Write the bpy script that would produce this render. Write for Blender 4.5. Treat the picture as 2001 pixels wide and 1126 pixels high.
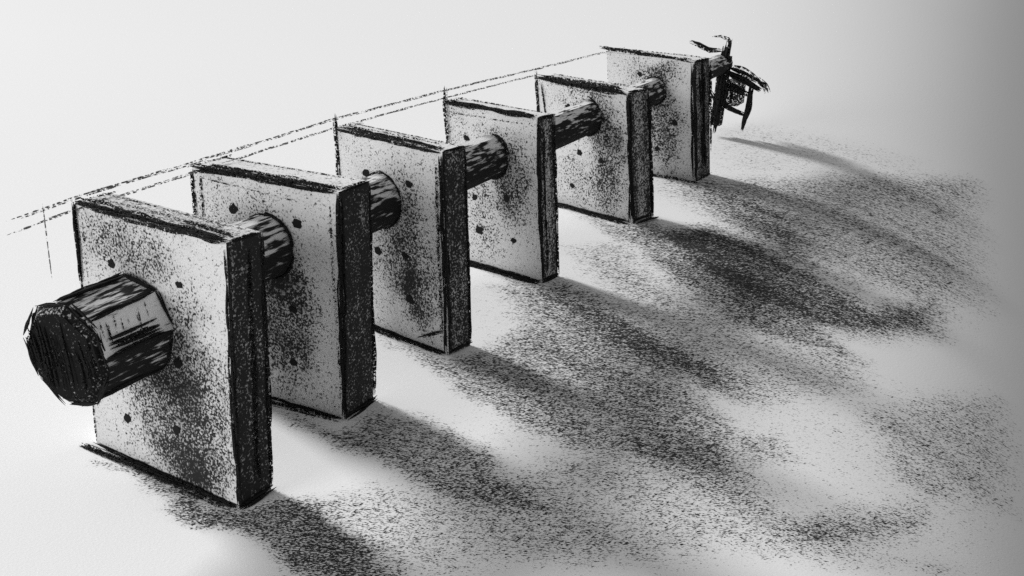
import bpy, math, random
import numpy as np
from mathutils import Vector

for _o in list(bpy.data.objects):
    bpy.data.objects.remove(_o)
SC = bpy.context.scene
COL = SC.collection

# ------------------------------------------------------------------ camera
cam_d = bpy.data.cameras.new("camera")
cam = bpy.data.objects.new("camera", cam_d)
COL.objects.link(cam)
SC.camera = cam
F, YAW, PITCH, ROLL = 1.92037, -0.452285, -0.361361, 0.034987
CAM = Vector((2.24714, -2.37594, 2.04902))
cam_d.sensor_width = 36.0
cam_d.lens = F * 1000.0 / 2001.0 * 36.0
cam_d.clip_start, cam_d.clip_end = 0.05, 500.0
fw = Vector((math.sin(YAW) * math.cos(PITCH), math.cos(YAW) * math.cos(PITCH), math.sin(PITCH)))
rt = fw.cross(Vector((0, 0, 1))).normalized()
up = rt.cross(fw)
c_, s_ = math.cos(ROLL), math.sin(ROLL)
r2, u2 = c_ * rt + s_ * up, -s_ * rt + c_ * up
from mathutils import Matrix
cam.matrix_world = Matrix(((r2.x, u2.x, -fw.x, CAM.x), (r2.y, u2.y, -fw.y, CAM.y), (r2.z, u2.z, -fw.z, CAM.z), (0, 0, 0, 1)))

# ------------------------------------------------------------------ light
world = bpy.data.worlds.new("World")
SC.world = world
world.use_nodes = True
bg = world.node_tree.nodes["Background"]
bg.inputs["Color"].default_value = (1, 1, 1, 1)
bg.inputs["Strength"].default_value = 0.30


def lamp(name, loc, target, size, energy, shape="DISK"):
    d = bpy.data.lights.new(name, "AREA")
    d.shape = shape
    d.size = size
    d.energy = energy
    o = bpy.data.objects.new(name, d)
    COL.objects.link(o)
    o.location = loc
    o.rotation_euler = (Vector(target) - Vector(loc)).to_track_quat("-Z", "Y").to_euler()
    return o


KEY_AZ, KEY_EL, KEY_D = math.radians(15.0), math.radians(25.0), 400.0
key_t = Vector((0.3, 2.0, 0.0))
key_p = key_t + KEY_D * Vector((-math.cos(KEY_AZ) * math.cos(KEY_EL), math.sin(KEY_AZ) * math.cos(KEY_EL), math.sin(KEY_EL)))
lamp("key_lamp", key_p, key_t, 70.0, 2150000.0)
lamp("fill_lamp", (-14.0, -30.0, 9.0), (-0.4, 2.5, 0.5), 16.0, 6400.0)

SC.view_settings.view_transform = "Standard"
SC.view_settings.look = "None"
SC.view_settings.gamma = 1.0
SC.view_settings.exposure = 0.0
SC.view_settings.use_curve_mapping = False
SC.cycles.use_denoising = False
SC.cycles.max_bounces = 4
SC.cycles.diffuse_bounces = 2
SC.cycles.transparent_max_bounces = 24
SC.cycles.use_adaptive_sampling = False

# ------------------------------------------------------------------ helpers
def probit(p):
    p = np.clip(np.asarray(p, float), 1e-4, 1 - 1e-4)
    t = np.sqrt(-2 * np.log(np.minimum(p, 1 - p)))
    z = t - (2.515517 + 0.802853 * t + 0.010328 * t * t) / (1 + 1.432788 * t + 0.189269 * t * t + 0.001308 * t ** 3)
    return np.where(p < 0.5, -z, z)


def vnoise(x, y, seed=0):
    """smooth 2-D value noise in 0..1"""
    xi, yi = np.floor(x).astype(np.int64), np.floor(y).astype(np.int64)
    fx, fy = x - xi, y - yi
    fx, fy = fx * fx * (3 - 2 * fx), fy * fy * (3 - 2 * fy)

    def h(a, b):
        v = (a * 374761393 + b * 668265263 + seed * 144665) & 0x7FFFFFFF
        v = ((v ^ (v >> 13)) * 1274126177) & 0x7FFFFFFF
        return ((v ^ (v >> 16)) & 0xFFFF) / 65535.0
    return (h(xi, yi) * (1 - fx) + h(xi + 1, yi) * fx) * (1 - fy) + (h(xi, yi + 1) * (1 - fx) + h(xi + 1, yi + 1) * fx) * fy


def fbm(x, y, seed=0, octv=4):
    s, a, n = 0, 1.0, 0
    for k in range(octv):
        s = s + a * vnoise(x * 2 ** k + 17.3 * k, y * 2 ** k - 9.1 * k, seed + k)
        n += a
        a *= 0.5
    return s / n


def sstep(a, b, x):
    t = np.clip((x - a) / (b - a), 0, 1)
    return t * t * (3 - 2 * t)


SIG = 0.125  # spread of the grain noise


def add_attr(me, name, arr):
    at = me.attributes.new(name, "FLOAT", "POINT")
    at.data.foreach_set("value", np.asarray(arr, np.float32))


def make_mesh(name, V, Fc, mat, parent=None, cov=None, tooth=None, seed=0.0, smooth=False, extra=None):
    me = bpy.data.meshes.new(name)
    me.from_pydata([tuple(v) for v in np.asarray(V, float)], [], [tuple(int(i) for i in f) for f in Fc])
    if cov is not None:
        add_attr(me, "cov", cov)
        add_attr(me, "thr", 0.5 + SIG * probit(1 - np.asarray(cov)))
    if tooth is not None:
        add_attr(me, "tooth", np.full(len(V), 1.0 / tooth) if np.isscalar(tooth) else tooth)
        add_attr(me, "seed", np.full(len(V), seed))
    if extra:
        for k, a in extra.items():
            at = me.attributes.new(k, "FLOAT_VECTOR", "POINT")
            at.data.foreach_set("vector", np.asarray(a, np.float32).ravel())
    me.materials.append(mat)
    if smooth:
        me.polygons.foreach_set("use_smooth", [True] * len(me.polygons))
    me.update()
    o = bpy.data.objects.new(name, me)
    COL.objects.link(o)
    if parent is not None:
        o.parent = parent
    return o


def thing(name, label, cat, loc=(0, 0, 0), group=None):
    o = bpy.data.objects.new(name, None)
    o.empty_display_size = 0.1
    COL.objects.link(o)
    o.location = loc
    o["label"] = label
    o["category"] = cat
    o["kind"] = "thing"
    if group:
        o["group"] = group
    return o


# ------------------------------------------------------------------ materials
def nd(nt, t, **kw):
    n = nt.nodes.new(t)
    for k, v in kw.items():
        setattr(n, k, v)
    return n


def math_node(nt, op, a, b=None, c=None):
    n = nd(nt, "ShaderNodeMath", operation=op)
    for i, v in enumerate((a, b, c)):
        if v is None:
            continue
        if isinstance(v, (int, float)):
            n.inputs[i].default_value = v
        else:
            nt.links.new(v, n.inputs[i])
    return n.outputs[0]


def attr(nt, name, out="Fac"):
    n = nd(nt, "ShaderNodeAttribute", attribute_name=name)
    return n.outputs[out]


def grain_material(name, paper, char, scale, mode="object", stretch=(1, 1, 1), smear=0.25, soft=0.035, bump=0.25, rough=0.95, clump=0.0):
    """paper-white surface with a worn coat of dark charcoal grain; the 'thr' attribute says how much grain sits where, painted light and shade included"""
    m = bpy.data.materials.new(name)
    m.use_nodes = True
    nt = m.node_tree
    L = nt.links
    b = nt.nodes["Principled BSDF"]
    b.inputs["Roughness"].default_value = rough
    b.inputs["Specular IOR Level"].default_value = 0.08
    if mode == "uv":
        co = attr(nt, "grainco", "Vector")
        vec = nd(nt, "ShaderNodeVectorMath", operation="SCALE")
        L.new(co, vec.inputs[0])
        vec.inputs["Scale"].default_value = 1.0
    else:
        tc = nd(nt, "ShaderNodeTexCoord")
        mp = nd(nt, "ShaderNodeVectorMath", operation="MULTIPLY")
        L.new(tc.outputs["Object"], mp.inputs[0])
        mp.inputs[1].default_value = stretch
        vec0 = nd(nt, "ShaderNodeVectorMath", operation="SCALE")
        L.new(mp.outputs[0], vec0.inputs[0])
        L.new(attr(nt, "tooth"), vec0.inputs["Scale"])
        cmb = nd(nt, "ShaderNodeCombineXYZ")
        for i in range(3):
            L.new(attr(nt, "seed"), cmb.inputs[i])
        vec = nd(nt, "ShaderNodeVectorMath", operation="ADD")
        L.new(vec0.outputs[0], vec.inputs[0])
        L.new(cmb.outputs[0], vec.inputs[1])
    n = nd(nt, "ShaderNodeTexNoise")
    n.inputs["Scale"].default_value = scale
    n.inputs["Detail"].default_value = 3.0
    n.inputs["Roughness"].default_value = 0.6
    L.new(vec.outputs[0], n.inputs["Vector"])
    nc = nd(nt, "ShaderNodeTexNoise")
    nc.inputs["Scale"].default_value = scale * 0.3
    nc.inputs["Detail"].default_value = 2.0
    L.new(vec.outputs[0], nc.inputs["Vector"])
    thr = math_node(nt, "SUBTRACT", attr(nt, "thr"), math_node(nt, "MULTIPLY_ADD", nc.outputs["Fac"], clump, -0.5 * clump))
    speck = nd(nt, "ShaderNodeMapRange", interpolation_type="SMOOTHSTEP")
    L.new(n.outputs["Fac"], speck.inputs["Value"])
    L.new(math_node(nt, "SUBTRACT", thr, soft), speck.inputs["From Min"])
    L.new(math_node(nt, "ADD", thr, soft), speck.inputs["From Max"])
    # rubbed-in powder: a faint grey film where there is grain, cloudy
    n2 = nd(nt, "ShaderNodeTexNoise")
    n2.inputs["Scale"].default_value = scale * 0.11
    n2.inputs["Detail"].default_value = 3.0
    L.new(vec.outputs[0], n2.inputs["Vector"])
    film = math_node(nt, "MULTIPLY", attr(nt, "cov"), math_node(nt, "MULTIPLY", n2.outputs["Fac"], 2 * smear))
    # faint fibres of the paper itself
    n3 = nd(nt, "ShaderNodeTexNoise")
    n3.inputs["Scale"].default_value = scale * 1.6
    n3.inputs["Detail"].default_value = 1.0
    L.new(vec.outputs[0], n3.inputs["Vector"])
    fib = math_node(nt, "MULTIPLY_ADD", n3.outputs["Fac"], 0.16, 0.92)
    val = math_node(nt, "MULTIPLY", math_node(nt, "MULTIPLY", math_node(nt, "SUBTRACT", 1.0, film), fib), paper)
    mix = nd(nt, "ShaderNodeMix", data_type="FLOAT")
    L.new(speck.outputs[0], mix.inputs["Factor"])
    L.new(val, mix.inputs["A"])
    mix.inputs["B"].default_value = char
    cc = nd(nt, "ShaderNodeCombineColor")
    for i in range(3):
        L.new(mix.outputs["Result"], cc.inputs[i])
    L.new(cc.outputs[0], b.inputs["Base Color"])
    if bump:
        bp = nd(nt, "ShaderNodeBump")
        bp.inputs["Strength"].default_value = bump
        bp.inputs["Distance"].default_value = 0.004
        L.new(n.outputs["Fac"], bp.inputs["Height"])
        L.new(bp.outputs[0], b.inputs["Normal"])
    return m


def line_material(name, scale, thr, char=0.02):
    """dry charcoal: dark grains with gaps between them"""
    m = bpy.data.materials.new(name)
    m.use_nodes = True
    nt = m.node_tree
    L = nt.links
    b = nt.nodes["Principled BSDF"]
    b.inputs["Base Color"].default_value = (char, char, char, 1)
    b.inputs["Roughness"].default_value = 1.0
    b.inputs["Specular IOR Level"].default_value = 0.03
    tc = nd(nt, "ShaderNodeTexCoord")
    v = nd(nt, "ShaderNodeVectorMath", operation="SCALE")
    L.new(tc.outputs["Object"], v.inputs[0])
    L.new(attr(nt, "tooth"), v.inputs["Scale"])
    n = nd(nt, "ShaderNodeTexNoise")
    n.inputs["Scale"].default_value = scale
    n.inputs["Detail"].default_value = 3.0
    n.inputs["Roughness"].default_value = 0.6
    L.new(v.outputs[0], n.inputs["Vector"])
    a = nd(nt, "ShaderNodeMapRange", interpolation_type="SMOOTHSTEP")
    L.new(n.outputs["Fac"], a.inputs["Value"])
    t = attr(nt, "thr")
    L.new(math_node(nt, "SUBTRACT", t, 0.05), a.inputs["From Min"])
    L.new(math_node(nt, "ADD", t, 0.05), a.inputs["From Max"])
    L.new(a.outputs[0], b.inputs["Alpha"])
    return m


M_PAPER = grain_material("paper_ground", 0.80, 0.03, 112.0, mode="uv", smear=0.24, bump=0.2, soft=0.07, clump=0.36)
M_SLAB = grain_material("chalky_slab", 0.78, 0.03, 112.0, smear=0.55, soft=0.085, clump=0.22)
M_BAR = grain_material("dark_streaked_bar", 0.84, 0.022, 64.0, stretch=(1.0, 0.14, 1.0), smear=0.3, bump=0.2, soft=0.07)
M_CAP = grain_material("dark_bar_end", 0.7, 0.010, 100.0, smear=0.6, soft=0.08)
M_FAINT = line_material("faint_line", 88.0, 0.5, char=0.20)
M_LINE = line_material("charcoal_line", 110.0, 0.5)

# ------------------------------------------------------------------ ground: one sheet of white paper, rising a little at the back, rolling down at its right edge
RAMP_Y, RAMP_S = 7.5, 0.17


def roll_edges(y):
    x0 = 1.6 - 0.33 * np.clip(y, -2, 22)
    x1 = 2.65 + 0.0 * y
    return x0, np.maximum(x1 - x0, 0.4)


ROLL_S = 0.50


def ground_z(x, y):
    d = np.clip(y - RAMP_Y, 0, None)
    ramp = RAMP_S * np.where(d < 3, d * d / 6, d - 1.5)
    x0, w = roll_edges(y)
    t = np.clip((x - x0) / w, 0, None)
    p = 1.9
    tt = np.minimum(t, 1.15)
    r = w * ROLL_S * (tt ** (p + 1) / (p + 1) + (1.15 ** p) * np.clip(t - 1.15, 0, None))
    return ramp - r


def soft_poly(x, y, poly, soft):
    """0..1 inside a polygon, feathered over 'soft'"""
    P = np.array(poly, float)
    inside = np.zeros(x.shape, bool)
    d = np.full(x.shape, 1e9)
    for i in range(len(P)):
        a, b = P[i], P[(i + 1) % len(P)]
        ab = b - a
        t = np.clip(((x - a[0]) * ab[0] + (y - a[1]) * ab[1]) / (ab @ ab), 0, 1)
        d = np.minimum(d, np.hypot(x - a[0] - t * ab[0], y - a[1] - t * ab[1]))
        cond = (a[1] > y) != (b[1] > y)
        with np.errstate(divide="ignore", invalid="ignore"):
            xx = (b[0] - a[0]) * (y - a[1]) / (b[1] - a[1]) + a[0]
        inside ^= cond & (x < xx)
    sd = np.where(inside, d, -d)
    return sstep(-soft, soft, sd)


SMUDGES_AND_SHADE = [  # loose smudges, and grain bands painted to deepen the slabs' cast shadows
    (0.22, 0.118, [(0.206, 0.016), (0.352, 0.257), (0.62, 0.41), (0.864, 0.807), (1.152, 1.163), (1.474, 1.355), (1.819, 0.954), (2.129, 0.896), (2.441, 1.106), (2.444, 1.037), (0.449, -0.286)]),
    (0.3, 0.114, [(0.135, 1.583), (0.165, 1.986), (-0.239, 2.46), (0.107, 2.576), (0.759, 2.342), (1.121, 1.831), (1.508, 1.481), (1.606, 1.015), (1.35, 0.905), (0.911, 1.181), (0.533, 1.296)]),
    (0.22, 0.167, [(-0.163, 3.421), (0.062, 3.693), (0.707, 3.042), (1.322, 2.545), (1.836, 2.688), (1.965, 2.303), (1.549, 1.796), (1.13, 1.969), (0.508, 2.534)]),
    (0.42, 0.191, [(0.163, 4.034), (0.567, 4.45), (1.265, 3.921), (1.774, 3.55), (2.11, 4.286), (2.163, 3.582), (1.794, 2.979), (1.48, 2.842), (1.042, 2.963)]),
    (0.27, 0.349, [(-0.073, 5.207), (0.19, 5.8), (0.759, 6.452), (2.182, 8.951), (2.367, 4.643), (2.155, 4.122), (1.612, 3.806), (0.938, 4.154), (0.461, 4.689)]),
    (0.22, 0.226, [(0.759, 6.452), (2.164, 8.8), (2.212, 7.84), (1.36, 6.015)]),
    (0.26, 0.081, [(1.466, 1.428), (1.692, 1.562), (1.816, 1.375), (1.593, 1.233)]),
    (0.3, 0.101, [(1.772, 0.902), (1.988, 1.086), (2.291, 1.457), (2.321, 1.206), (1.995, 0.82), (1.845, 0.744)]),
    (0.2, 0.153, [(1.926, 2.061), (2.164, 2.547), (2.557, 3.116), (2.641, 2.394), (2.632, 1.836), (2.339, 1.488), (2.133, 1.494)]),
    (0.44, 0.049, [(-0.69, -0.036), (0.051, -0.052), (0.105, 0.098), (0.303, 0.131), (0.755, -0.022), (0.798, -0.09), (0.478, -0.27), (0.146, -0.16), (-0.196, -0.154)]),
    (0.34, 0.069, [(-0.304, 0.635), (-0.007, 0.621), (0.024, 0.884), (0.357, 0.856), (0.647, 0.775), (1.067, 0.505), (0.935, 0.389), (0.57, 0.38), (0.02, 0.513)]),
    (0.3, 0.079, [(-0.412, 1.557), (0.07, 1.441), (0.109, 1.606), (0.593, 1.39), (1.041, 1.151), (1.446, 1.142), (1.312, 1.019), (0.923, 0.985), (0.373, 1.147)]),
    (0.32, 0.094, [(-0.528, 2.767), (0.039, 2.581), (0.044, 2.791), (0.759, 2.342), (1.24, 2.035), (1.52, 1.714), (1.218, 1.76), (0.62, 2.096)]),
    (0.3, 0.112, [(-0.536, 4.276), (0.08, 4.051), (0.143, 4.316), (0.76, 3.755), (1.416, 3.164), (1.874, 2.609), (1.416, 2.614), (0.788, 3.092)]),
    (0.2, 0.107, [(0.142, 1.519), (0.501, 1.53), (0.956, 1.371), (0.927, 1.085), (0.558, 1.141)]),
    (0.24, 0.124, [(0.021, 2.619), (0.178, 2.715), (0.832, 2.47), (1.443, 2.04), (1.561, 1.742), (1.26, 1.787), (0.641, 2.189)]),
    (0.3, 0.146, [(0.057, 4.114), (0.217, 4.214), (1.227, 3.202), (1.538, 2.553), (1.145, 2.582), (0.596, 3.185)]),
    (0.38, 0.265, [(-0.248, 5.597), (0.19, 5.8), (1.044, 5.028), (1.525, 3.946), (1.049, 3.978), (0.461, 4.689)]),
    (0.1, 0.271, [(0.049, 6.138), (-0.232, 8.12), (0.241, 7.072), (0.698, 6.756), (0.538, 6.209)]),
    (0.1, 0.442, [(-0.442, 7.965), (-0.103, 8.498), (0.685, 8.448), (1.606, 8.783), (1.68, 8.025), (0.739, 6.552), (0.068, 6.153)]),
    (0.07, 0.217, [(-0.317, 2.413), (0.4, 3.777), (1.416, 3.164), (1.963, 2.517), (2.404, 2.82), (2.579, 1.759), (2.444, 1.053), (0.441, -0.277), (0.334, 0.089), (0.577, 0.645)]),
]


def build_ground():
    def axis(lo, hi, step, far_lo, far_hi):
        mid = np.arange(lo, hi + 1e-6, step)
        a = lo - np.geomspace(step * 2, lo - far_lo, 14)[::-1]
        b = hi + np.geomspace(step * 2, far_hi - hi, 14)
        return np.concatenate([a, mid, b])
    xs = axis(-2.2, 5.2, 0.025, -60, 40)
    ys = axis(-1.6, 9.0, 0.03, -40, 70)
    X, Y = np.meshgrid(xs, ys)
    x, y = X.ravel(), Y.ravel()
    z = ground_z(x, y)
    # ragged charcoal smudges, plus shade painted along the slabs' shadow bands
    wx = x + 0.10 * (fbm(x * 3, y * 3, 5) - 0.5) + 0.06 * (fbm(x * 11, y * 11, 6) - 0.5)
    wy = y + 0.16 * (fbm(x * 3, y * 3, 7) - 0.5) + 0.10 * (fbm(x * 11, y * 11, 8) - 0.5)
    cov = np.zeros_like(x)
    for dens, soft, poly in SMUDGES_AND_SHADE:
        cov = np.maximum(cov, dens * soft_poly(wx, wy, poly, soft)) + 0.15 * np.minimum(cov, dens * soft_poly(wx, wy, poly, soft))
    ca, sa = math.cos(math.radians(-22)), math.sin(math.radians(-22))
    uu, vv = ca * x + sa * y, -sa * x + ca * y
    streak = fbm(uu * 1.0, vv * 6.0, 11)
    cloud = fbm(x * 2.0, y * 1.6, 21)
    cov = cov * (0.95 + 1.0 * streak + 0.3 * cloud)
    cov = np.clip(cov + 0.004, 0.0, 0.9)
    # grain laid out along the row so that it coarsens gently away from the first slab
    k = 0.26
    dd = np.clip(0.35 * -(x) + 0.94 * y + 1.0, -0.5, 60) * k
    rho = 1 + np.clip(dd, -0.5, None)
    g = np.stack([x / rho, 1.75 * np.log(rho) / k * 1.0, np.zeros_like(x)], 1)
    nx, ny = len(xs), len(ys)
    idx = np.arange(nx * ny).reshape(ny, nx)
    faces = np.stack([idx[:-1, :-1], idx[:-1, 1:], idx[1:, 1:], idx[1:, :-1]], -1).reshape(-1, 4)
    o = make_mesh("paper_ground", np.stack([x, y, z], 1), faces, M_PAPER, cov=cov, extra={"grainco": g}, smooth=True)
    o["kind"] = "structure"
    return o


build_ground()

# ------------------------------------------------------------------ strokes: rough dry lines of charcoal along an edge
RNG = np.random.default_rng(7)


def stroke_geo(pts, width, strands, k, taper=0.6, wob=1.0, rmin=0.22, rmax=0.55):
    """strands of thin uneven tubes along a polyline; returns verts, faces"""
    P = np.array(pts, float)
    seg = np.linalg.norm(np.diff(P, axis=0), axis=1)
    Ls = np.concatenate([[0], np.cumsum(seg)])
    tot = Ls[-1]
    VV, FF, off = [], [], 0
    for s in range(strands):
        a = tot * abs(RNG.normal(0, 0.03)) * taper
        b = tot * (1 - abs(RNG.normal(0, 0.03)) * taper)
        n = max(6, int((b - a) / (0.016 * k)))
        t = np.linspace(a, b, n)
        C = np.stack([np.interp(t, Ls, P[:, i]) for i in range(3)], 1)
        T = np.gradient(C, axis=0)
        T /= np.linalg.norm(T, axis=1)[:, None] + 1e-9
        ref = np.array([0, 0, 1.0]) if abs(T[0, 2]) < 0.8 else np.array([1.0, 0, 0])
        A = np.cross(T, ref)
        A /= np.linalg.norm(A, axis=1)[:, None]
        B = np.cross(T, A)
        q1, q2 = RNG.normal(0, 0.34, 2) * width
        ph = RNG.uniform(0, 50)
        w1 = (vnoise(t / (0.10 * k) + ph, t * 0, 3) - 0.5) * 0.5 * width * wob + (vnoise(t / (0.5) + ph, t * 0 + 5, 4) - 0.5) * 0.9 * width * wob
        w2 = (vnoise(t / (0.10 * k) + ph, t * 0 + 9, 5) - 0.5) * 0.5 * width * wob
        C = C + A * (q1 + w1)[:, None] + B * (q2 * 0.5 + w2)[:, None]
        r = width * (rmin + (rmax - rmin) * vnoise(t / (0.03 * k) + ph, t * 0 + 2, 6)) / math.sqrt(strands) * 1.3
        r = r * (0.75 + 0.5 * vnoise(t / 0.3 + ph, t * 0 + 31, 8))
        env = np.minimum(1, np.minimum(np.arange(n), np.arange(n)[::-1]) / 3.0 + 0.15)
        r = r * env
        m = 6
        ang = np.arange(m) * 2 * math.pi / m
        ring = C[:, None, :] + r[:, None, None] * (np.cos(ang)[None, :, None] * A[:, None, :] + np.sin(ang)[None, :, None] * B[:, None, :])
        VV.append(ring.reshape(-1, 3))
        i = np.arange(n - 1)[:, None] * m + np.arange(m)[None, :]
        j = np.arange(n - 1)[:, None] * m + (np.arange(m)[None, :] + 1) % m
        FF += (np.stack([i, j, j + m, i + m], -1).reshape(-1, 4) + off).tolist()
        FF.append([off + q for q in range(m)][::-1])
        FF.append([off + (n - 1) * m + q for q in range(m)])
        off += n * m
    return np.concatenate(VV), FF


def stroke(name, pts, width, parent, k=1.0, strands=3, dens=0.7, mat=None, **kw):
    V, Fc = stroke_geo(pts, width * k, strands, k, **kw)
    return make_mesh(name, V, Fc, mat or M_LINE, parent, cov=np.full(len(V), dens), tooth=k, seed=RNG.uniform(0, 20))


# ------------------------------------------------------------------ slabs
def quad_grid(p00, p10, p01, p11, step):
    nu = max(2, int(np.linalg.norm(p10 - p00) / step) + 1)
    nv = max(2, int(np.linalg.norm(p01 - p00) / step) + 1)
    u, v = np.meshgrid(np.linspace(0, 1, nu), np.linspace(0, 1, nv))
    u, v = u.ravel(), v.ravel()
    P = ((1 - u) * (1 - v))[:, None] * p00 + (u * (1 - v))[:, None] * p10 + ((1 - u) * v)[:, None] * p01 + (u * v)[:, None] * p11
    idx = np.arange(nu * nv).reshape(nv, nu)
    Fc = np.stack([idx[:-1, :-1], idx[:-1, 1:], idx[1:, 1:], idx[1:, :-1]], -1).reshape(-1, 4)
    return P, Fc, u, v


# x, y of the near right foot, width, thickness, height, turn, lean x, lean y
SLABS = [
    [0.044, -0.051, 0.814, 0.160, 0.986, -0.099, -0.045, 0.081],
    [-0.019, 0.691, 0.764, 0.215, 1.002, 0.005, -0.017, 0.025],
    [0.032, 1.492, 0.717, 0.163, 1.026, -0.205, -0.037, -0.018],
    [-0.003, 2.670, 0.669, 0.164, 0.993, -0.170, -0.065, -0.030],
    [0.037, 4.131, 0.850, 0.240, 0.936, -0.286, -0.096, -0.037],
    [0.064, 5.613, 0.798, 0.324, 0.992, -0.093, -0.105, -0.033],
]
COARSE = [1.0, 1.12, 1.24, 1.45, 1.85, 2.1]
# dark holes on each front face: share of the width from the right edge, share of the height
HOLES = [
    [(0.766, 0.797), (0.309, 0.796), (0.349, 0.489), (0.738, 0.173), (0.39, 0.213)],
    [(0.713, 0.847), (0.28, 0.838), (0.332, 0.452), (0.349, 0.205)],
    [(0.717, 0.813), (0.306, 0.811), (0.377, 0.445), (0.348, 0.225), (0.65, 0.427)],
    [(0.784, 0.802), (0.369, 0.76), (0.727, 0.443), (0.363, 0.48), (0.693, 0.235), (0.308, 0.225)],
    [(0.651, 0.816), (0.547, 0.469), (0.656, 0.181), (0.312, 0.439)],
    [(0.618, 0.846), (0.425, 0.799), (0.232, 0.474), (0.434, 0.232)],
]
LABELS = [
    "nearest and largest upright slab, the one the big faceted bar head sticks out of",
    "second upright slab, standing right behind the nearest one with a thick dark right side",
    "third upright slab from bar head, small slanting line at its lower right corner",
    "fourth upright slab from the bar head, six small dark holes scattered on its pale face",
    "fifth upright slab from the bar head, the last but one before the dark end clamp",
    "farthest upright slab, last of the row, next to the dark end clamp",
]
# grain on the front face: (centre u, centre v, radius u, radius v, amount), u measured from the left edge
PATCH = [
    [(0.64, 0.33, 0.46, 0.42, 0.34), (0.62, 0.50, 0.26, 0.2, 0.18), (0.35, 0.86, 0.4, 0.14, 0.22), (0.7, 0.08, 0.35, 0.12, 0.2)],
    [(0.60, 0.42, 0.28, 0.42, 0.34), (0.30, 0.8, 0.3, 0.2, 0.15), (0.55, 0.62, 0.2, 0.14, 0.2)],
    [(0.66, 0.50, 0.26, 0.40, 0.32), (0.75, 0.25, 0.2, 0.2, 0.2), (0.35, 0.55, 0.2, 0.3, 0.08)],
    [(0.72, 0.60, 0.26, 0.35, 0.30), (0.45, 0.35, 0.35, 0.3, 0.14), (0.55, 0.88, 0.3, 0.1, 0.12)],
    [(0.75, 0.50, 0.22, 0.5, 0.28), (0.5, 0.2, 0.4, 0.2, 0.16), (0.55, 0.85, 0.35, 0.12, 0.16)],
    [(0.60, 0.45, 0.30, 0.5, 0.36), (0.5, 0.88, 0.4, 0.12, 0.18)],
]


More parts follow.
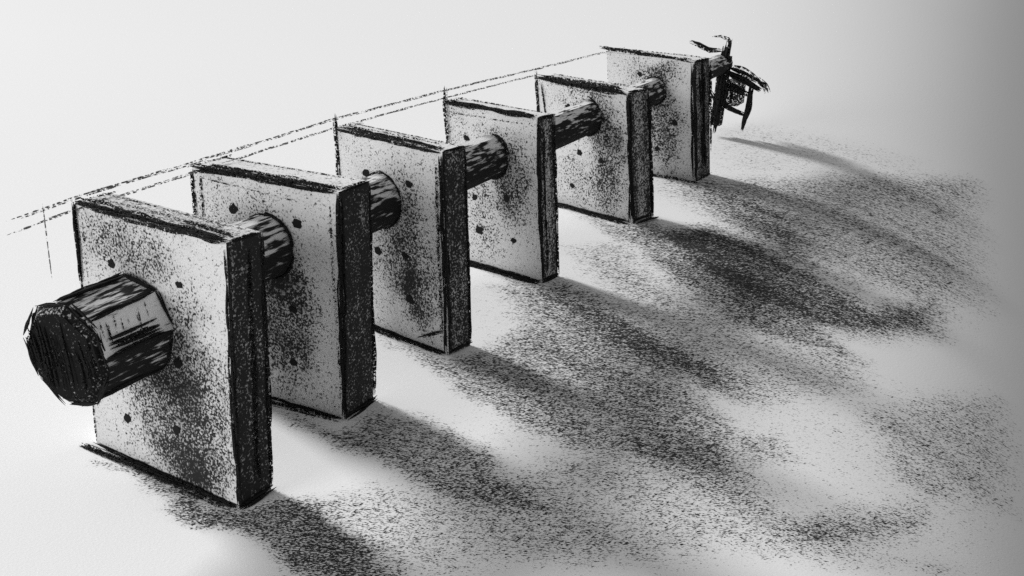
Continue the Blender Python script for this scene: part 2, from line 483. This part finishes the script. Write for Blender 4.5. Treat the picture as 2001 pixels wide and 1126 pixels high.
def make_slab(i):
    x, y, Wd, T, H, yaw, lx, ly = SLABS[i]
    k = COARSE[i]
    cy, sy = math.cos(yaw), math.sin(yaw)

    def P(u, v, z, g=0.0):          # u: -1 left .. 0 right, v: 0 front .. 1 back, z: 0 foot .. 1 top ; g = lift outwards (front)
        return np.array([cy * u * Wd - sy * v * T + lx * z + sy * g, sy * u * Wd + cy * v * T + ly * z - cy * g, z * H])
    root = thing("upright_slab", LABELS[i], "slab", (x, y, 0), "upright slabs in a row")
    Vs, Fs, Cs, off = [], [], [], 0
    z0 = -0.002
    corners = {(a, b, c): P(-1 + a, b, c if c else z0) for a in (0, 1) for b in (0, 1) for c in (0, 1)}
    faces = {
        "front": ((0, 0, 0), (1, 0, 0), (0, 0, 1), (1, 0, 1)),
        "back": ((1, 1, 0), (0, 1, 0), (1, 1, 1), (0, 1, 1)),
        "right": ((1, 0, 0), (1, 1, 0), (1, 0, 1), (1, 1, 1)),
        "left": ((0, 1, 0), (0, 0, 0), (0, 1, 1), (0, 0, 1)),
        "top": ((0, 0, 1), (1, 0, 1), (0, 1, 1), (1, 1, 1)),
        "foot": ((1, 0, 0), (0, 0, 0), (1, 1, 0), (0, 1, 0)),
    }
    for fi, (nm, (a, b, c, d)) in enumerate(faces.items()):
        p, f, u, v = quad_grid(corners[a], corners[b], corners[c], corners[d], 0.022)
        nz = fbm(u * 5 + i * 7, v * 6, 40 + i)
        if nm in ("front", "back"):
            cov = 0.06 + 0.13 * fbm(u * 2.5, v * 2, 200 + i)
            uw = u + 0.25 * (fbm(u * 4, v * 4, 60 + i) - 0.5)
            vw = v + 0.25 * (fbm(u * 4, v * 4, 70 + i) - 0.5)
            for (pu, pv, ru, rv, am) in PATCH[i]:
                q = np.sqrt(((uw - pu) / ru) ** 2 + ((vw - pv) / rv) ** 2)
                cov = cov + am * (1 - sstep(0.35, 1.15, q))
            cov = cov * (0.75 + 1.1 * nz)
        elif nm == "right":  # side turned from the key: its shade is painted in as denser grain
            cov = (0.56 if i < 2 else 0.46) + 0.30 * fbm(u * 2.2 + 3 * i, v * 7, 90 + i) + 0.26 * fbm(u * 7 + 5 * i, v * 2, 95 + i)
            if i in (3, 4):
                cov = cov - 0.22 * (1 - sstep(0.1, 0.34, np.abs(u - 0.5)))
        elif nm == "top":
            cov = (0.34 if i == 0 else 0.16) * (0.4 + 1.2 * fbm(u * 9, v * 2, 33 + i))
        else:
            cov = 0.15 + 0 * u
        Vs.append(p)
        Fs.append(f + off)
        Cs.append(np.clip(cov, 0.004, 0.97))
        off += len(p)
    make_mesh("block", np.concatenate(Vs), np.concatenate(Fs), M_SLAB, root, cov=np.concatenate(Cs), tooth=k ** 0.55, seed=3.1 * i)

    e = 0.004
    def edge(a, b, width, strands, dens, over=(0, 0), bow=0.0, **kw):
        a, b = np.array(a), np.array(b)
        d = b - a
        pts = [a - d * over[0], a + d * 0.33 + np.array([0, 0, bow]), a + d * 0.66 + np.array([0, 0, bow]), b + d * over[1]]
        return stroke("edge_line", pts, width, root, k, strands, dens, **kw)
    for (a, b, w, n, d, over) in STROKES[i]:
        edge(P(*a), P(*b), w * 1.3, n + 2, d - 0.13, over)

    # holes drilled in the front face: shallow dark plugs with a ragged rim
    for (hu, hv) in HOLES[i]:
        r0 = 0.021 * (k ** 0.35) * RNG.uniform(0.8, 1.15)
        m = 12
        ang = np.arange(m) * 2 * math.pi / m
        rr = r0 * (0.75 + 0.5 * RNG.random(m))
        el = RNG.uniform(0.7, 1.0)
        cpt = P(-hu, 0, hv)
        ax_u = np.array([cy, sy, 0])
        ax_v = np.array([lx, ly, H])
        ax_v = ax_v / np.linalg.norm(ax_v)
        nrm = np.cross(ax_u, ax_v)
        rim = cpt + (rr * np.cos(ang))[:, None] * ax_u + (rr * el * np.sin(ang))[:, None] * ax_v
        V = np.concatenate([rim - 0.012 * nrm, rim + 0.003 * nrm, [cpt + 0.0045 * nrm]])
        Fc = [[j, (j + 1) % m, m + (j + 1) % m, m + j] for j in range(m)] + [[m + j, m + (j + 1) % m, 2 * m] for j in range(m)]
        make_mesh("bolt_hole", V, Fc, M_LINE, root, cov=np.full(len(V), 0.93), tooth=k, seed=hu * 30)
    return root


def std_edges(i, top_n=4, left=0.55, left_over=(0.0, 0.0)):
    t = SLABS[i][3]
    E = [
        ((-1, 0, 1), (0, 0, 1), 0.020, 5, 0.72, (0.0, 0.0)),          # front top edge
        ((-1, 0.9, 1), (0, 0.9, 1), 0.008, 2, 0.42, (0.02, 0.0)),     # back top edge
        ((-1, 0, 1), (-1, 1, 1), 0.010, 2, 0.45, (0.1, 0.2)),         # left top edge
        ((0, 0, 1), (0, 1, 1), 0.012, 3, 0.7, (0.0, 0.0)),            # right top edge
        ((-1, 0, 1), (-1, 0, 0), 0.009, 2, left, left_over),          # left upright
        ((0, 0, 1), (0, 0, 0), 0.015, 4, 0.88, (0.0, 0.0)),           # near right upright
        ((0, 1, 1), (0, 1, 0), 0.012, 3, 0.75, (0.0, 0.0)),           # far right upright
        ((-1, 0, 0.004), (0, 0, 0.004), 0.013, 4, 0.85, (0.02, 0.0)), # front foot
        ((0, -0.05, 0.01), (0, 1, 0.01), 0.022, 5, 0.9, (0.0, 0.05)), # right foot
    ]
    return E


STROKES = [std_edges(i) for i in range(6)]
# what sets each slab's drawing apart
STROKES[0][0] = ((-1, 0, 1), (0, 0, 1), 0.026, 6, 0.72, (0, 0))
STROKES[0] += [((-0.97, 0.4, 1), (-0.1, 0.45, 1), 0.02, 4, 0.36, (0, 0)),
               ((-1, 0, 1), (-1, 0, 0.68), 0.014, 3, 0.85, (0, 0)),
               ((-0.955, -0.01, 0.98), (-0.95, -0.01, 0.62), 0.004, 1, 0.4, (0, 0)),
               ((-1.06, -0.28, 0.004), (0.0, -0.1, 0.004), 0.016, 4, 0.66, (0.0, 0.0)),
               ((-0.35, 0.5, 1), (-0.02, 0.35, 1), 0.014, 3, 0.55, (0, 0)),
               ((0.0, 0.62, 0.96), (0.0, 0.62, 0.05), 0.014, 3, 0.6, (0, 0))]
STROKES[1] += [((-1.0, 0, 1), (-0.995, 0, 0.7), 0.012, 3, 0.6, (0, 0)),
               ((-0.94, 0, 0.99), (-0.93, 0, 0.7), 0.008, 2, 0.5, (0, 0)),
               ((-0.95, 0.25, 1), (0, 0.15, 1), 0.016, 5, 0.62, (0, 0)),
               ((-0.96, -0.01, 0.96), (-0.25, -0.01, 0.93), 0.005, 2, 0.4, (0, 0)),
               ((-0.06, -0.01, 0.97), (-0.02, -0.01, 0.05), 0.008, 3, 0.4, (0, 0)),
               ((-1.0, -0.25, 0.004), (0.0, -0.1, 0.004), 0.013, 4, 0.6, (0, 0))]
STROKES[2][4] = ((-1, 0, 1), (-1, 0, 0), 0.012, 3, 0.66, (0.08, 0))
STROKES[2] += [((-0.97, 0.3, 1), (-0.02, 0.2, 1), 0.015, 4, 0.62, (0, 0)),
               ((-0.96, 0.6, 1), (-0.1, 0.7, 1), 0.012, 3, 0.35, (0, 0)),
               ((-0.30, -0.02, 0.03), (-0.02, -0.02, 0.13), 0.010, 2, 0.8, (0, 0)),
               ((-0.05, -0.02, 0.95), (-0.04, -0.02, 0.05), 0.012, 3, 0.42, (0, 0)),
               ((-1.0, -0.25, 0.004), (0.0, -0.1, 0.004), 0.012, 4, 0.6, (0, 0))]
STROKES[3][4] = ((-1, 0, 1), (-1, 0, 0), 0.011, 3, 0.62, (0.10, 0))
STROKES[3] += [((-0.96, 0.2, 1), (-0.02, 0.1, 1), 0.013, 4, 0.72, (0, 0)),
               ((-0.97, -0.02, 0.94), (-0.1, -0.02, 0.95), 0.006, 2, 0.42, (0, 0)),
               ((-0.01, 0.3, 0.98), (-0.005, 0.4, 0.05), 0.012, 3, 0.7, (0, 0)),
               ((-1.0, -0.2, 0.004), (0.0, -0.1, 0.004), 0.018, 6, 0.78, (0, 0))]
STROKES[4][4] = ((-1, 0, 1), (-1, 0, 0), 0.010, 3, 0.64, (0.07, 0))
STROKES[4] += [((-0.94, -0.02, 0.97), (-0.9, -0.02, 0.6), 0.007, 2, 0.65, (0, 0)),
               ((-0.95, 0.2, 1), (-0.05, 0.15, 1), 0.018, 5, 0.6, (0, 0)),
               ((-0.9, -0.02, 0.985), (-0.1, -0.02, 0.96), 0.012, 4, 0.45, (0, 0)),
               ((-1.0, -0.2, 0.004), (0.0, -0.1, 0.004), 0.016, 5, 0.72, (0, 0))]
STROKES[5][4] = ((-1, 0, 1), (-1, 0, 0.5), 0.004, 1, 0.3, (0, 0))
STROKES[5][0] = ((-1, 0, 1.03), (0, 0, 1), 0.015, 5, 0.60, (0.09, 0))
STROKES[5][7] = ((-1, 0, 0.004), (-0.5, 0, 0.004), 0.008, 2, 0.45, (0, 0))
STROKES[5][8] = ((0, -0.05, 0.01), (0, 1, 0.01), 0.012, 3, 0.5, (0.0, 0.05))
STROKES[5][6] = ((0, 1, 1), (0, 1, 0.2), 0.010, 3, 0.6, (0.0, 0.0))
STROKES[5] += [((0.0, 0.5, 0.99), (0.0, 0.5, 0.03), 0.02, 5, 0.8, (0.03, 0)),
               ((-0.95, -0.2, 0.004), (0.1, -0.2, 0.004), 0.012, 4, 0.5, (0, 0))]

for i in range(6):
    make_slab(i)

# ------------------------------------------------------------------ the faceted bar through the slabs
A0, A1 = np.array([-0.409, 0.10, 0.715]), np.array([-0.36, 7.75, 0.715])


def prism(p0, p1, r0, r1, sides, rot, seg, jit=0.0):
    d = p1 - p0
    d = d / np.linalg.norm(d)
    a = np.cross(d, [0, 0, 1.0])
    a /= np.linalg.norm(a)
    b = np.cross(a, d)
    rings = []
    for s in np.linspace(0, 1, seg):
        c = p0 + (p1 - p0) * s
        rr = r0 + (r1 - r0) * s
        rings.append([c + rr * (1 + jit * math.sin(5 * q)) * (math.cos(rot + 2 * math.pi * q / sides) * a + math.sin(rot + 2 * math.pi * q / sides) * b) for q in range(sides)])
    return np.array(rings)          # seg, sides, 3


def faceted(name, rings, mat, parent, covs, tooth, caps=(True, True), capcov=0.8, seed=0.0):
    seg, n, _ = rings.shape
    V, Fc, C, TT = [], [], [], []
    for q in range(n):
        q2 = (q + 1) % n
        for s in range(seg):
            for w in (0.0, 0.5, 1.0):
                V.append(rings[s, q] * (1 - w) + rings[s, q2] * w)
                C.append(covs[q % len(covs)] + (0.06 if w != 0.5 else 0))
        base = q * seg * 3
        for s in range(seg - 1):
            for w in range(2):
                Fc.append([base + s * 3 + w, base + s * 3 + w + 1, base + (s + 1) * 3 + w + 1, base + (s + 1) * 3 + w])
    for which, idx in ((0, 0), (1, seg - 1)):
        if caps[which]:
            b = len(V)
            V += list(rings[idx])
            C += [capcov] * n
            Fc.append([b + q for q in range(n)])
    V = np.array(V)
    return make_mesh(name, V, Fc, mat, parent, cov=np.clip(C, 0.01, 0.97), tooth=tooth, seed=seed)


bar = thing("faceted_bar", "long dark faceted bar running through all six slabs, with a big eight-sided head in front", "bar", (0, 0, 0))
# shaft in bays so that its streaks coarsen with the slabs
covs12 = [0.62, 0.40, 0.24, 0.24, 0.4, 0.66, 0.8, 0.88, 0.9, 0.92, 0.9, 0.85]  # light and shade painted per facet: pale grain above, dense below
shaft_r = prism(A0, A1, 0.142, 0.10, 12, 0.2, 40)
ys_ = shaft_r[:, :, 1].mean(1)
sh = faceted("shaft", shaft_r, M_BAR, bar, covs12, 1.35, seed=2.0)
HC0, HC1 = np.array([-0.475, -0.275, 0.580]), np.array([-0.475, 0.03, 0.580])
head_cov = [0.06, 0.50, 0.60, 0.82, 0.9, 0.92, 0.93, 0.84]  # lit and shaded facets painted by grain amount, upper right one brightest
hr = prism(HC0, HC1, 0.192, 0.198, 8, math.radians(8), 6)
head = faceted("bar_head", hr, M_BAR, bar, head_cov, 1.0, caps=(False, True), seed=5.0)
cap_r = np.concatenate([prism(HC0 + np.array([0, 0.004, 0]), HC0 - np.array([0, 0.022, 0]), 0.192, 0.165, 8, math.radians(8), 2)])
faceted("end_face", cap_r, M_CAP, bar, [0.35, 0.6, 0.75, 0.8, 0.8, 0.85, 0.9, 0.55], 1.0, caps=(False, True), capcov=0.93, seed=9.0)
for q in range(8):
    stroke("edge_line", [cap_r[0, q], cap_r[0, (q + 1) % 8]], 0.024, bar, 1.0, 6, 0.84)
    stroke("edge_line", [hr[-1, q], hr[-1, (q + 1) % 8]], 0.022, bar, 1.0, 5, 0.85)
    stroke("edge_line", [hr[0, q], hr[-1, q]], 0.019, bar, 1.0, 4, 0.85)
    stroke("edge_line", [cap_r[1, q], cap_r[1, (q + 1) % 8]], 0.009, bar, 1.0, 2, 0.6)
# scribbled hatching drawn on the end face and across the bright facet
zc = HC0 + np.array([0, -0.024, 0])
for q in range(16):
    xx = -0.15 + 0.30 * q / 15
    hh = 0.155 * math.sqrt(max(0.05, 1 - (xx / 0.17) ** 2))
    stroke("hatch_line", [zc + np.array([xx - 0.02, 0, hh * RNG.uniform(0.4, 0.95)]), zc + np.array([xx, 0, 0.0]), zc + np.array([xx + 0.015, 0, -hh * RNG.uniform(0.7, 0.98)])], 0.011, bar, 1.0, 2, 0.66)
f0, f1 = (hr[0, 0] + hr[0, 1]) / 2, (hr[-1, 0] + hr[-1, 1]) / 2
dn = f0 - HC0
dn = dn / np.linalg.norm(dn) * 0.003
for q in range(9):
    s0 = 0.12 + 0.085 * q + RNG.uniform(-0.03, 0.03)
    s1 = s0 + RNG.uniform(-0.20, -0.06)
    a_ = hr[0, 1] * (1 - s0) + hr[-1, 1] * s0
    b_ = hr[0, 0] * (1 - s1) + hr[-1, 0] * s1
    e0, e1 = RNG.uniform(0.05, 0.3), RNG.uniform(0.45, 0.8)
    stroke("hatch_line", [a_ * (1 - e0) + b_ * e0 + dn, a_ * (1 - e1) + b_ * e1 + dn], RNG.uniform(0.004, 0.007), bar, 1.0, 1, RNG.uniform(0.35, 0.6))
for q in range(5):
    w_ = 0.62 + 0.07 * q
    a_ = hr[0, 1] * (1 - w_) + hr[0, 0] * w_
    b_ = hr[-1, 1] * (1 - w_) + hr[-1, 0] * w_
    stroke("hatch_line", [a_ * 0.9 + b_ * 0.1 + dn, a_ * 0.15 + b_ * 0.85 + dn], 0.012, bar, 1.0, 3, 0.7)
# collars where the bar enters each slab
for i in range(1, 6):
    x, y, Wd, T, H, yaw, lx, ly = SLABS[i]
    k = COARSE[i]
    t = 0.0
    # where the bar's axis meets the front face
    n = np.array([math.sin(yaw), -math.cos(yaw), 0])
    o = np.array([x + lx * 0.7, y + ly * 0.7, 0.7])
    t = ((o - A0) @ n) / ((A1 - A0) @ n)
    c = A0 + t * (A1 - A0)
    pts = []
    for a in np.linspace(0, 2 * math.pi, 25):
        u = np.array([math.cos(yaw), math.sin(yaw), 0])
        pts.append(c + (0.145 - 0.04 * c[1] / 7.7) * (math.cos(a) * u + math.sin(a) * np.array([0, 0, 1])) + n * 0.006)
    stroke("collar_line", pts, 0.012, bar, k, 3, 0.72)

# ------------------------------------------------------------------ dark clamp on the far end of the bar
clamp = thing("end_clamp", "small dark clamp with tall plate and stubby nut on the bar's far end", "clamp", (-0.36, 7.6, 0.0))


def box_part(name, pts8, covs, parent, k, seed):
    """eight corners (front loop then back loop) as one block with a dense coat of grain"""
    P = np.array(pts8, float)
    quads = [(0, 1, 2, 3), (5, 4, 7, 6), (1, 5, 6, 2), (4, 0, 3, 7), (3, 2, 6, 7), (4, 5, 1, 0)]
    V, Fc, C, off = [], [], [], 0
    for qi, q in enumerate(quads):
        p, f, u, v = quad_grid(P[q[0]], P[q[1]], P[q[3]], P[q[2]], 0.05)
        V.append(p)
        Fc.append(f + off)
        C.append(np.clip(covs[qi] + 0.25 * (fbm(u * 4, v * 4, seed) - 0.5), 0.02, 0.97))
        off += len(p)
    return make_mesh(name, np.concatenate(V), np.concatenate(Fc), M_SLAB, parent, cov=np.concatenate(C), tooth=k, seed=seed)


def loc8(x0, x1, y0, y1, z0, z1, skx=0.0, skz=0.0):
    return [(x0, y0, z0), (x1, y0, z0), (x1 + skx, y0, z1), (x0 + skx, y0, z1), (x0, y1, z0 + skz), (x1, y1, z0 + skz), (x1 + skx, y1, z1 + skz), (x0 + skx, y1, z1 + skz)]


def rough_part(name, pts8, dens, seed):
    o = box_part(name, pts8, [dens] * 6, clamp, 2.1, seed)
    o.data.materials.clear()
    o.data.materials.append(M_LINE)
    return o


rough_part("plate", loc8(-0.02, 0.07, 0.0, 0.10, 0.10, 0.80, skx=0.03), 0.72, 3)
rough_part("nut", loc8(0.05, 0.20, 0.10, 0.40, 0.30, 0.54), 0.62, 4)
kk = 2.3


def cl(name, pts, w, n, d, **kw):
    stroke(name, pts, w, clamp, kk, n, d, **kw)


cl("hook", [(-0.13, 0.05, 1.0), (-0.03, 0.05, 1.01), (0.07, 0.05, 0.97), (0.08, 0.05, 0.86)], 0.020, 1, 0.5)
cl("edge_line", [(0.09, 0.02, 0.98), (0.06, 0.02, 0.7), (0.04, 0.0, 0.4), (0.03, 0.0, 0.02)], 0.026, 8, 0.72)
cl("edge_line", [(0.03, 0.02, 0.92), (0.01, 0.02, 0.6), (-0.01, 0.0, 0.1)], 0.024, 6, 0.6)
cl("edge_line", [(0.02, 0.08, 0.66), (0.20, 0.10, 0.60), (0.42, 0.14, 0.48)], 0.030, 10, 0.8)
cl("edge_line", [(0.06, 0.08, 0.70), (0.22, 0.10, 0.66), (0.42, 0.14, 0.55)], 0.030, 7, 0.55)
cl("edge_line", [(0.0, 0.08, 0.34), (0.14, 0.08, 0.28), (0.30, 0.10, 0.22)], 0.028, 9, 0.78)
cl("edge_line", [(0.33, 0.10, 0.54), (0.32, 0.10, 0.28), (0.29, 0.10, 0.06)], 0.034, 10, 0.8)
cl("edge_line", [(-0.10, 0.0, 0.62), (-0.08, 0.0, 0.4), (-0.07, 0.0, 0.08)], 0.036, 9, 0.6)
cl("edge_line", [(-0.10, 0.0, 0.60), (0.02, 0.0, 0.70), (0.12, 0.0, 0.62)], 0.026, 6, 0.62)
cl("edge_line", [(0.05, 0.04, 0.58), (0.10, 0.06, 0.45), (0.08, 0.04, 0.30)], 0.036, 8, 0.66)
cl("edge_line", [(-0.06, 0.0, 0.45), (0.04, 0.0, 0.30), (0.10, 0.0, 0.26)], 0.026, 6, 0.6)
cl("edge_line", [(-0.30, -0.1, 0.93), (-0.2, -0.1, 0.90), (-0.10, -0.05, 0.85), (0.02, 0, 0.86)], 0.024, 6, 0.62)

cl("edge_line", [(0.05, 0.06, 0.50), (0.18, 0.08, 0.47), (0.32, 0.10, 0.42)], 0.04, 7, 0.5)
cl("edge_line", [(0.36, 0.12, 0.60), (0.46, 0.14, 0.52), (0.48, 0.14, 0.46)], 0.034, 7, 0.5)

# ------------------------------------------------------------------ faint guide line along the upper left corners
guide = thing("guide_line", "faint thin guide line stretched along the upper left corners of the slabs", "line", (0, 0, 0))
gl = [(-0.80, -0.21, 0.985), (-0.80, 0.11, 1.005), (-0.765, 0.72, 1.03), (-0.75, 1.62, 1.06), (-0.775, 2.76, 1.05), (-0.865, 4.33, 1.0), (-0.82, 5.66, 1.0)]
stroke("strand", gl, 0.008, guide, 1.3, 3, 0.40, wob=0.8, mat=M_FAINT)
stroke("strand", [(p[0] + 0.03, p[1] - 0.02, p[2] - 0.035) for p in gl[:6]], 0.007, guide, 1.3, 3, 0.40, wob=0.8, mat=M_FAINT)
stroke("tick", [(-0.80, -0.04, 1.02), (-0.80, -0.04, 0.985), (-0.80, -0.045, 0.72)], 0.004, guide, 1.0, 1, 0.6, wob=0.4, mat=M_FAINT)
